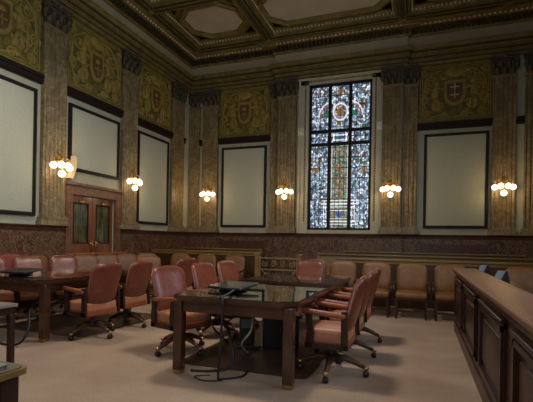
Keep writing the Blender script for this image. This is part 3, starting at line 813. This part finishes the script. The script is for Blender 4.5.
# ------------------------------------------------------------------ chairs
def cushion_panel(mb, W, H, T, z0, lean, curve=.05, nu=12, nv=14, topr=.16, y0=0, bot=.88, botr=.03):
    """upholstered back: W half width; leans back towards +y, curved round the sitter"""
    vs = []; fs = []
    def hw(z):
        f = bot + (1 - bot) * min(1, z / (H * .6)); w_ = W * f
        if z > H - topr:
            q = (z - (H - topr)) / topr; w_ = w_ - topr * (1 - math.sqrt(max(0, 1 - q * q)))
        if z < botr:
            q = 1 - z / botr; w_ = w_ - botr * (1 - math.sqrt(max(0, 1 - q * q)))
        return w_
    for side in (0, 1):
        for j in range(nv + 1):
            v = .5 - .5 * math.cos(PI * j / nv); z = v * H
            for i in range(nu + 1):
                u = math.sin(PI / 2 * (-1 + 2 * i / nu)); x = u * hw(z)
                t = T * math.sqrt(max(0, 1 - abs(u) ** 7)) * math.sqrt(max(0, 1 - abs(2 * v - 1) ** 9)) * (.5 if side else .5)
                t = max(t, .0)
                y = (t if side else -t) - curve * (x / W) ** 2 + math.tan(lean) * z + .03 * math.sin(PI * v) * (0 if side else -1) * (1 - u * u) * .6
                zz = z0 + z - .02 * (x / W) ** 2 * v
                vs.append((x, y0 + y, zz))
    N = (nu + 1) * (nv + 1)
    for side in (0, 1):
        for j in range(nv):
            for i in range(nu):
                a = side * N + j * (nu + 1) + i; q = (a, a + 1, a + nu + 2, a + nu + 1)
                fs.append(q if side == 0 else tuple(reversed(q)))
    def e(a): fs.append((a[0], a[1], a[1] + N, a[0] + N))
    per = [i for i in range(nu + 1)] + [(j + 1) * (nu + 1) - 1 for j in range(1, nv + 1)] + [nv * (nu + 1) + i for i in range(nu - 1, -1, -1)] + [j * (nu + 1) for j in range(nv - 1, 0, -1)]
    for k in range(len(per)): e((per[k], per[(k + 1) % len(per)]))
    mb.add(vs, fs, True)

def make_swivel(label, back='leather'):
    # sitter faces -y
    t = thing('swivel_chair', label, 'chair', (0, 0, 0), 0, 'leather swivel armchairs around the tables')
    b = MB(); cushion_panel(b, .25, .555, .085, .45, R(15), .035, y0=.165, topr=.10, bot=.92)
    bk = b.build('backrest', M[back], t)
    s = MB(); s.rbox((0, -.03, .42), (.49, .44, .13), .035, 4, None, .025); s.build('seat', M['leather_seat'], t)
    s = MB(); s.rbox((0, -.03, .345), (.50, .45, .09), .02, 3); s.build('seat_frame', M['leather_arm'], t)
    for sg in (-1, 1):
        a = MB(); m = Matrix.Translation((sg * .275, -.04, .645)) @ Matrix.Rotation(R(-5), 4, 'X')
        a.rbox((0, 0, 0), (.06, .43, .05), .022, 4, m); ao = a.build('armrest', M['leather_arm'], t)
        p = MB(); p.prism([(-.22, .31), (-.15, .31), (-.13, .45), (-.16, .65), (-.22, .64), (-.20, .46)], sg * .275 - .016, sg * .275 + .016, 'x')
        p.prism([(.13, .31), (.20, .31), (.19, .68), (.13, .67)], sg * .275 - .016, sg * .275 + .016, 'x')
        p.prism([(-.22, .31), (.20, .31), (.20, .36), (-.22, .36)], sg * .275 - .016, sg * .275 + .016, 'x')
        p.build('arm_support', M['dark_wood'], ao)
    c = MB(); c.lathe([(.055, .13), (.06, .16), (.035, .20), (.03, .29), (.09, .31), (.001, .312)], 14); c.build('pedestal', M['black'], t)
    for k in range(4):
        a = R(90 * k); dx, dy = math.cos(a), math.sin(a)
        l = MB(); l.tube([(dx * .03, dy * .03, .17), (dx * .14, dy * .14, .165), (dx * .25, dy * .25, .125), (dx * .335, dy * .335, .085)], [.035, .033, .026, .020], 8)
        lo = l.build('base_leg', M['base_wood'], t)
        cp = MB(); cp.ball((dx * .335, dy * .335, .088), .03, 8, (1, 1, .8)); cp.tube([(dx * .335, dy * .335, .09), (dx * .335, dy * .335, .05)], .010, 6); cp.build('brass_cap', M['brass'], lo)
        w_ = MB()
        for o in (-.016, .016):
            m = Matrix.Translation((dx * .335 - dy * o, dy * .335 + dx * o, .031)) @ Matrix.Rotation(a, 4, 'Z') @ Matrix.Rotation(PI / 2, 4, 'X')
            w_.lathe([(.001, -.010), (.028, -.010), (.031, 0), (.028, .010), (.001, .010)], 12, (0, 0, 0), m)
        w_.build('caster', M['black'], lo)
    return t
sw0 = make_swivel('x')
first = [True]
def swivel(x, y, facing, label, spin=0, sc=1.0):
    """facing: direction angle (deg) the sitter looks to, in plan from +x"""
    o = sw0 if first[0] else copy_tree(sw0); first[0] = False
    o.location = (x, y, 0); o.rotation_euler.z = R(facing + 90); o['label'] = label; o.scale = (sc, sc, sc)
    return o
swivel(-.815, 4.24, 180, 'nearest swivel armchair on the right side of the glass topped table')
swivel(-.815, 4.98, 181, 'middle swivel armchair on the right side of the glass topped table')
swivel(-.815, 5.78, 179, 'farthest swivel armchair on the right side of the glass topped table')
swivel(-2.66, 4.36, -18, 'shiny swivel armchair at the near left corner of the glass topped table')
swivel(-2.68, 5.33, -12, 'middle swivel armchair on the left side of the glass topped table')
swivel(-2.66, 6.08, -12, 'farthest swivel armchair on the left side of the glass topped table')
swivel(-1.90, 7.32, -90, 'swivel armchair at the far end of the glass topped table')
swivel(-4.16, 4.55, 172, 'nearest swivel armchair right of the left table, back turned')
swivel(-4.18, 5.28, 176, 'second swivel armchair right of the left table, back turned')
swivel(-4.15, 6.60, 165, 'third swivel armchair behind, only its red back corner showing')
swivel(-6.18, 4.62, -25, 'swivel armchair cut by the left edge behind the left table')
swivel(-6.10, 5.27, -25, 'swivel armchair behind the screen lying on the left table')
swivel(-6.02, 5.93, -28, 'swivel armchair with glossy backrest at far side of the left table')
mr = make_swivel('dark maroon armchair back between two chairs at the far left', 'maroon')
mr['group'] = 'dark maroon chairs by the left wall'
mr.location = (-6.82, 4.95, 0); mr.rotation_euler.z = R(90 - 10)
m2 = copy_tree(mr); m2.location = (-6.82, 5.60, 0); m2['label'] = 'dark maroon armchair back right of the other maroon one'

def make_row(label):
    t = thing('row_armchair', label, 'chair', (0, 0, 0), 0, 'fixed brown leather armchairs in rows')
    b = MB(); cushion_panel(b, .265, .52, .08, .45, R(9), .02, y0=.20, topr=.11, bot=.97); b.build('backrest', M['brown_leather'], t)
    s = MB(); s.rbox((0, -.03, .41), (.54, .50, .11), .045, 4, None, .03); s.build('seat', M['brown_leather'], t)
    f = MB(); f.box(-.26, -.26, .33, .26, .22, .365); f.build('seat_frame', M['dark_wood'], t)
    for sx in (-1, 1):
        for sy in (-.23, .20):
            l = MB(); l.prism([(sx * .25 - .02, sy - .02), (sx * .25 + .02, sy - .02), (sx * .25 + .02, sy + .02), (sx * .25 - .02, sy + .02)], 0, .34, 'z'); l.build('leg', M['dark_wood'], t)
        a = MB(); a.tube([(sx * .29, -.16, .36), (sx * .30, -.20, .50), (sx * .30, -.14, .60), (sx * .30, .18, .62)], [.018, .02, .024, .02], 8)
        a.build('armrest', M['dark_wood'], t)
    for sy in (-.24, .19): MB().box(-.25, sy, .12, .25, sy + .02, .15).build('stretcher', M['dark_wood'], t)
    return t
rows = [(-2.02, 8.12, -90, 'brown armchair mostly hidden behind the far end armchair'), (-1.42, 8.02, -90, 'brown armchair in right row just behind the table corner'),
        (-.77, 8.02, -90, 'brown armchair in right row, third from the counter'), (-.13, 8.02, -90, 'brown armchair in right row, second from the counter'),
        (.53, 8.02, -90, 'brown armchair in right row partly hidden by the counter end'), (1.55, 7.7, -100, 'brown armchair behind the counter at right'),
        (-4.25, 9.15, -88, 'brown armchair in left row nearest the iron gate'), (-5.02, 9.15, -86, 'brown armchair in left row, second from the iron gate'),
        (-5.76, 9.15, -82, 'brown armchair in left row, third from the iron gate'), (-6.38, 8.75, -58, 'brown armchair in left row at the corner turn'),
        (-6.36, 8.09, -38, 'brown armchair in left row just right of the door'), (-6.38, 7.46, -35, 'brown armchair in front of the right door leaf'), (-6.40, 6.84, -35, 'brown armchair in front of the left door leaf'),
        (-5.35, 7.45, -50, 'single brown armchair standing forward of the left row'), (-6.86, 6.22, 0, 'golden brown armchair back below the nearest wall lamp')]
rc = None
for x, y, f_, lb in rows:
    o = make_row(lb) if rc is None else copy_tree(rc)
    rc = rc or o
    o.location = (x, y, 0); o.rotation_euler.z = R(f_ + 90); o['label'] = lb

# ------------------------------------------------------------------ tables
def make_table(x0, x1, y0, y1, label, H=.79, extra=()):
    cx, cy = (x0 + x1) / 2, (y0 + y1) / 2
    t = thing('conference_table', label, 'table', (cx, cy, 0), 0, 'glass topped conference tables')
    hx, hy = (x1 - x0) / 2, (y1 - y0) / 2
    def ch(e, c): return [(-hx + e + c, -hy + e), (hx - e - c, -hy + e), (hx - e, -hy + e + c), (hx - e, hy - e - c), (hx - e - c, hy - e), (-hx + e + c, hy - e), (-hx + e, hy - e - c), (-hx + e, -hy + e + c)]
    tp = MB()
    tp.prism(ch(0, .12), H - .045, H - .014, 'z'); tp.prism(ch(.012, .12), H - .06, H - .045, 'z'); tp.prism(ch(.008, .12), H - .014, H - .008, 'z')
    tp.build('tabletop', M['table_wood'], t)
    MB().prism(ch(.012, .12), H - .0075, H, 'z').build('glass_sheet', M['glass'], t)
    a = MB()
    for (u0, v0, u1, v1) in ((-hx + .10, -hy + .08, hx - .10, -hy + .11), (-hx + .10, hy - .11, hx - .10, hy - .08), (-hx + .08, -hy + .1, -hx + .11, hy - .1), (hx - .11, -hy + .1, hx - .08, hy - .1)):
        a.box(u0, v0, H - .17, u1, v1, H - .055)
    a.build('apron', M['table_wood'], t)
    for sx in (-1, 1):
        for sy in (-1, 0, 1):
            if sy == 0 and not extra: continue
            x, y = sx * (hx - .085), sy * (hy - .10)
            if sy == 0: y = extra[0]
            l = MB(); l.rbox((x, y, (H - .06) / 2 + .02), (.095, .095, H - .10), .008, 1); lo = l.build('leg', M['table_wood'], t)
            f = MB(); f.rbox((x, y, .03), (.085, .085, .06), .008, 1); f.build('brass_foot', M['brass'], lo)
    return t
make_table(-2.32, -1.01, 3.53, 6.80, 'long glass topped table in the middle of the room', extra=(.3,))
make_table(-5.72, -4.38, 3.94, 5.75, 'glass topped wooden table on the left')

def monitor(x, y, rot, label, z=.79, sc=1, tilt=5):
    t = thing('flat_monitor', label, 'monitor', (x, y, z), rot, 'monitors folded flat on the tables')
    b = MB(); b.rbox((0, 0, .014), (.24, .20, .024), .01, 2); b.build('stand_base', M['black'], t)
    n = MB(); n.rbox((0, .03, .034), (.14, .08, .03), .01, 2); n.build('stand_hinge', M['black'], t)
    m = Matrix.Translation((0, 0, .052)) @ Matrix.Rotation(R(tilt), 4, 'X')
    c = MB(); c.rbox((0, 0, 0), (.44 * sc, .36 * sc, .03), .012, 3, m); co = c.build('casing', M['black'], t)
    s = MB(); s.box(-.20 * sc, -.16 * sc, .0142, .20 * sc, .16 * sc, .0165, m); s.build('screen', M['screen'], co)
monitor(-1.89, 4.15, R(-12), 'flat black monitor lying face up on the middle table')
monitor(-5.38, 4.45, R(8), 'flat black monitor lying face up on the left table')

# ------------------------------------------------------------------ counter on the right
t = thing('panelled_counter', 'long dark mahogany counter with raised panels on the right', 'counter', (.52, 3.0, 0))
cy0, cy1 = -1.6, 7.15 - 3.0
cy0 = -4.6 + .3
CH = .964
MB().box(.02, cy0, .08, .26, cy1, CH - .05).build('body', M['dark_wood'], t)
MB().box(0, cy0, 0, .28, cy1 + .02, .14).build('plinth', M['dark_wood'], t)
tp = MB(); tp.rbox((.13, (cy0 + cy1) / 2, CH - .02), (.33, cy1 - cy0 + .08, .04), .012, 3); tp.build('worktop', M['counter_top'], t)
MB().box(-.012, cy0, CH - .085, .27, cy1 + .015, CH - .04).build('cornice_moulding', M['dark_wood'], t)
yy = 7.05 - 3.0
while yy - 1.12 > cy0:
    p = MB(); a, b = yy - 1.12, yy; z0, z1 = .20, .82
    for k, (e, dpt) in enumerate(((0, .004), (.03, -.012))):
        p.box(dpt, a + e, z0 + e, .03, a + e + .035, z1 - e); p.box(dpt, b - e - .035, z0 + e, .03, b - e, z1 - e)
        p.box(dpt, a + e, z0 + e, .03, b - e, z0 + e + .035); p.box(dpt, a + e, z1 - e - .035, .03, b - e, z1 - e)
    p.rbox((.02, (a + b) / 2, (z0 + z1) / 2), (.03, 1.12 - .26, z1 - z0 - .26), .012, 2)
    p.build('raised_panel', M['dark_wood'], t)
    q = MB(); q.rbox((.0, (a + b) / 2, z1 + .012), (.05, 1.14, .03), .012, 2); q.build('panel_ledge', M['dark_wood'], t)
    yy -= 1.42
# lower desk behind the counter, with two wedge displays on it
t = thing('bench_desk', 'lower wooden desk surface hidden behind the counter', 'desk', (1.05, 4.9, 0))
MB().rbox((0, 0, .80), (.50, 5.2, .04), .01, 2).build('desktop', M['dark_wood'], t)
for y in (-2.3, 0, 2.3): MB().box(-.22, y - .03, 0, .22, y + .03, .78).build('support', M['dark_wood'], t)
def wedge(x, y, rot, label):
    t = thing('desk_display', label, 'display', (x, y, .82), rot, 'slanted displays behind the counter')
    MB().prism([(-.08, 0), (.10, 0), (.05, .20), (.03, .20)], -.07, .07, 'y').build('housing', M['black'], t)
    MB().prism([(-.072, .02), (.026, .193), (.022, .197), (-.077, .024)], -.062, .062, 'y').build('screen', M['steelblue'], t)
wedge(.91, 7.2, R(32), 'slanted dark display with pale blue face, farther along the counter')
wedge(.91, 5.72, R(30), 'slanted dark display with pale blue face, nearer along the counter')

# ------------------------------------------------------------------ near left furniture
t = thing('side_desk', 'golden edged desk corner with glass at the bottom left', 'desk', (-2.275, 1.12, 0), R(-1))
def rrect(hx, hy, r, n=5):
    pts = []
    for (cx_, cy_, a0) in ((hx - r, hy - r, 0), (-hx + r, hy - r, 90), (-hx + r, -hy + r, 180), (hx - r, -hy + r, 270)):
        for k in range(n + 1):
            a = R(a0 + 90 * k / n); pts.append((cx_ + r * math.cos(a), cy_ + r * math.sin(a)))
    return pts
MB().prism(rrect(.62, .32, .05), .715, .742, 'z').build('desktop', M['oak'], t)
MB().prism(rrect(.605, .305, .045), .7425, .747, 'z').build('blotter', M['table_wood'], t)
MB().prism(rrect(.55, .27, .03), .748, .757, 'z').build('glass_sheet', M['glass'], t)
for sx in (-1, 1):
    for sy in (-1, 1): MB().rbox((sx * .53, sy * .25, .357), (.09, .09, .714), .008, 1).build('leg', M['dark_wood'], t)
MB().box(-.5, -.27, .60, .5, .27, .714).build('apron', M['dark_wood'], t)
t = thing('black_office_chair', 'edge of a black office chair at the left frame edge', 'chair', (-3.42, 2.20, 0), R(100))
b = MB(); cushion_panel(b, .24, .46, .06, .44, R(8), .05, y0=.22); b.build('backrest', M['black'], t)
MB().rbox((0, 0, .44), (.48, .46, .08), .03, 3).build('seat', M['black'], t)
MB().lathe([(.03, .08), (.03, .40), (.001, .401)], 10).build('pedestal', M['black'], t)
for k in range(5):
    a = 2 * PI * k / 5; l = MB(); l.tube([(0, 0, .10), (math.cos(a) * .28, math.sin(a) * .28, .06)], [.025, .016], 8); l.ball((math.cos(a) * .28, math.sin(a) * .28, .028), .027, 8); l.build('base_leg', M['black'], t)
t = thing('typing_table', 'low pale topped table end at the left frame edge', 'table', (-3.92, 2.74, 0), R(0))
MB().prism(rrect(.35, .20, .02), .67, .695, 'z').build('tabletop', M['grey_top'], t)
MB().box(-.33, -.18, .60, .33, .18, .67).build('apron', M['dark_wood'], t)
for sx in (-1, 1):
    for sy in (-1, 1): MB().rbox((sx * .31, sy * .15, .30), (.05, .05, .60), .005, 1).build('leg', M['dark_wood'], t)

# ------------------------------------------------------------------ cables and computers under the tables
def smooth(pts, n=8):
    out = []; P_ = [Vector(p) for p in pts]; P_ = [P_[0]] + P_ + [P_[-1]]
    for i in range(1, len(P_) - 2):
        for k in range(n):
            t_ = k / n; a, b, c, d_ = P_[i - 1], P_[i], P_[i + 1], P_[i + 2]
            out.append(.5 * ((2 * b) + (c - a) * t_ + (2 * a - 5 * b + 4 * c - d_) * t_ ** 2 + (3 * b - a - 3 * c + d_) * t_ ** 3))
    out.append(P_[-1]); return out
def cable(pts, r, mat, label, cat='cable'):
    o = MB().tube(smooth(pts), r, 7).build('cable', M[mat]); tag(o, label, cat, 'cables hanging under the tables'); return o
cable([(-1.80, 4.00, .82), (-1.72, 3.66, .815), (-1.70, 3.50, .79), (-1.70, 3.49, .60), (-1.72, 3.50, .3), (-1.76, 3.55, .05), (-1.75, 3.60, .012), (-1.6, 3.75, .012), (-1.62, 3.95, .012)], .011, 'rubber', 'black cable hanging from the monitor over the table front edge')
cable([(-1.70, 4.15, .62), (-1.62, 4.05, .52), (-1.62, 4.0, .40), (-1.72, 4.05, .28), (-1.80, 4.2, .18), (-1.85, 4.5, .03)], .010, 'beige', 'beige cable curling down under the middle table')
cable([(-2.25, 4.3, .60), (-2.0, 4.15, .44), (-1.84, 4.0, .28), (-1.78, 3.9, .06), (-1.95, 3.78, .013), (-2.15, 3.72, .013)], .014, 'rubber', 'thick black cable drooping under the middle table')
cable([(-1.5, 4.4, .63), (-1.8, 4.3, .50), (-2.2, 4.35, .42), (-2.35, 4.6, .25), (-2.30, 4.9, .014)], .014, 'rubber', 'black cable slung across beneath the middle table')
cable([(-1.72, 3.56, .012), (-1.9, 3.50, .012), (-2.02, 3.58, .012), (-1.9, 3.66, .012)], .006, 'rubber', 'thin black wire lying on the carpet before the table')
cable([(-4.75, 4.3, .60), (-4.60, 3.95, .42), (-4.45, 3.80, .22), (-4.5, 3.72, .05), (-4.75, 3.72, .014), (-5.0, 3.8, .014)], .014, 'rubber', 'black cable looping down beneath the left table')
mt = MB().prism(rrect(.72, 1.38, .08), .001, .006, 'z'); tag(mt.build('table_shade_sheet', M['mat'], None, (-1.72, 5.30, 0)), 'dark glossy sheet added for the shade under the middle glass topped table', 'shade sheet', 'added shade sheets under the tables')  # dark sheet added to deepen the shade below the middle table
mt = MB().prism(rrect(.80, .95, .08), .001, .006, 'z'); tag(mt.build('table_shade_sheet', M['mat'], None, (-5.0, 5.35, 0)), 'dark glossy sheet added for the shade under the left table', 'shade sheet', 'added shade sheets under the tables')  # same added shade sheet below the left table
def tower(x, y, rot, label):
    t = thing('computer_tower', label, 'computer', (x, y, 0), rot, 'computer towers under the tables')
    MB().rbox((0, 0, .21), (.18, .44, .40), .012, 2).build('case', M['black'], t)
    MB().box(-.07, -.226, .26, .07, -.219, .37).build('drive_bay', M['steelblue'], t)
    MB().lathe([(.001, 0), (.02, 0), (.02, .006), (.001, .007)], 12, (0, 0, 0), Matrix.Translation((.0, -.219, .15)) @ Matrix.Rotation(PI / 2, 4, 'X')).build('power_button', M['brass'], t)
tower(-2.05, 4.95, R(20), 'black computer tower standing left under the middle table')
tower(-1.62, 5.0, R(-65), 'black computer tower lying right among cables under the middle table')
t = MB(); t.rbox((0, 0, .02), (.30, .05, .036), .01, 2)
tag(t.build('power_strip', M['black'], None, (-1.95, 4.75, .008), R(20)), 'black power strip on the carpet under the middle table', 'power strip')

# ------------------------------------------------------------------ light
def area(name, loc, direction, sx, sy, e, col):
    L = bpy.data.lights.new(name, 'AREA'); L.shape = 'RECTANGLE'; L.size = sx; L.size_y = sy; L.energy = e; L.color = col
    o = bpy.data.objects.new(name, L); COL.objects.link(o); o.location = loc
    o.rotation_euler = Vector(direction).to_track_quat('-Z', 'Y').to_euler(); return o
DAY = (.80, .88, 1.0)
def spread(o, deg): o.data.spread = R(deg); return o
for (a, b), e in zip(rw, (28, 50, 12)): spread(area('daylight_right', (XR - .02, (a + b) / 2, (rz0 + rz1) / 2), (-1, 0, -.12), b - a, rz1 - rz0, e, DAY), 150)
for a, b in fw: spread(area('front_fill', ((a + b) / 2, YF + .02, (rz0 + rz1) / 2), (0, 1, -.45), b - a, rz1 - rz0, 16, (1, .96, .90)), 125)  # fill light at the added, unseen front windows
# pendant bowls added for overhead light, out of view, above and behind the frame
def pendant(x, y, label, e):
    t = thing('fill_pendant', label, 'fill lamp', (x, y, 5.2), 0, 'added bronze bowl pendants')
    b = MB(); b.lathe([(.05, .0), (.30, .10), (.36, .22), (.34, .22), (.29, .12), (.04, .02)], 20); b.build('fill_pendant_bowl', M['brass'], t)
    r = MB(); r.tube([(0, 0, .1), (0, 0, 2.2)], .012, 8); r.build('fill_pendant_rod', M['brass'], t)
    g_ = MB(); g_.ball((0, 0, -.06), .10, 12); g_.build('globe', M['globe'], t)  # globe of the added pendant, out of view
    L = bpy.data.lights.new('pendant_fill', 'AREA'); L.shape = 'DISK'; L.size = .7; L.energy = e; L.color = (1, .88, .74); L.spread = R(180)
    o = bpy.data.objects.new('pendant_fill', L); COL.objects.link(o); o.parent = t; o.location = (0, 0, -.2)
pendant(-1.75, 5.0, 'added bronze bowl pendant, unseen, high over the middle table', 95)
pendant(-4.9, 4.9, 'added bronze bowl pendant, unseen, high over the left table', 52)
pendant(-1.9, -.6, 'added bronze bowl pendant, unseen, behind the viewer', 22)
# daylight falling in through the stained glass
spread(area('daylight_stained', ((WX0 + WX1) / 2, YB - PD - .10, (WZ0 + WZ1) / 2), (0, -1, -.35), WX1 - WX0, WZ1 - WZ0, 22, (.75, .85, 1.0)), 140)

w_ = bpy.data.worlds.new('World'); bpy.context.scene.world = w_; w_.use_nodes = True
w_.node_tree.nodes['Background'].inputs[0].default_value = (.5, .6, .8, 1); w_.node_tree.nodes['Background'].inputs[1].default_value = .3

# ------------------------------------------------------------------ camera
cam = bpy.data.cameras.new('camera'); co = bpy.data.objects.new('camera', cam); COL.objects.link(co)
yaw, roll = R(20.10), R(1.0)
fwd = Vector((-math.sin(yaw), math.cos(yaw), 0)); rt = Vector((math.cos(yaw), math.sin(yaw), 0)); up = Vector((0, 0, 1))
r2 = rt * math.cos(roll) + up * math.sin(roll); u2 = up * math.cos(roll) - rt * math.sin(roll)
mt = Matrix((r2, u2, -fwd)).transposed().to_4x4(); mt.translation = (0, 0, 1.33)
co.matrix_world = mt
cam.sensor_fit = 'HORIZONTAL'; cam.sensor_width = 36; cam.lens = 419.2 / 533 * 36; cam.shift_x = 0; cam.shift_y = 40 / 533
cam.clip_start = .05; cam.clip_end = 100
sc_ = bpy.context.scene; sc_.camera = co
sc_.view_settings.view_transform = 'Standard'; sc_.view_settings.look = 'None'; sc_.view_settings.gamma = 1; sc_.view_settings.use_curve_mapping = False
sc_.view_settings.exposure = 0.08
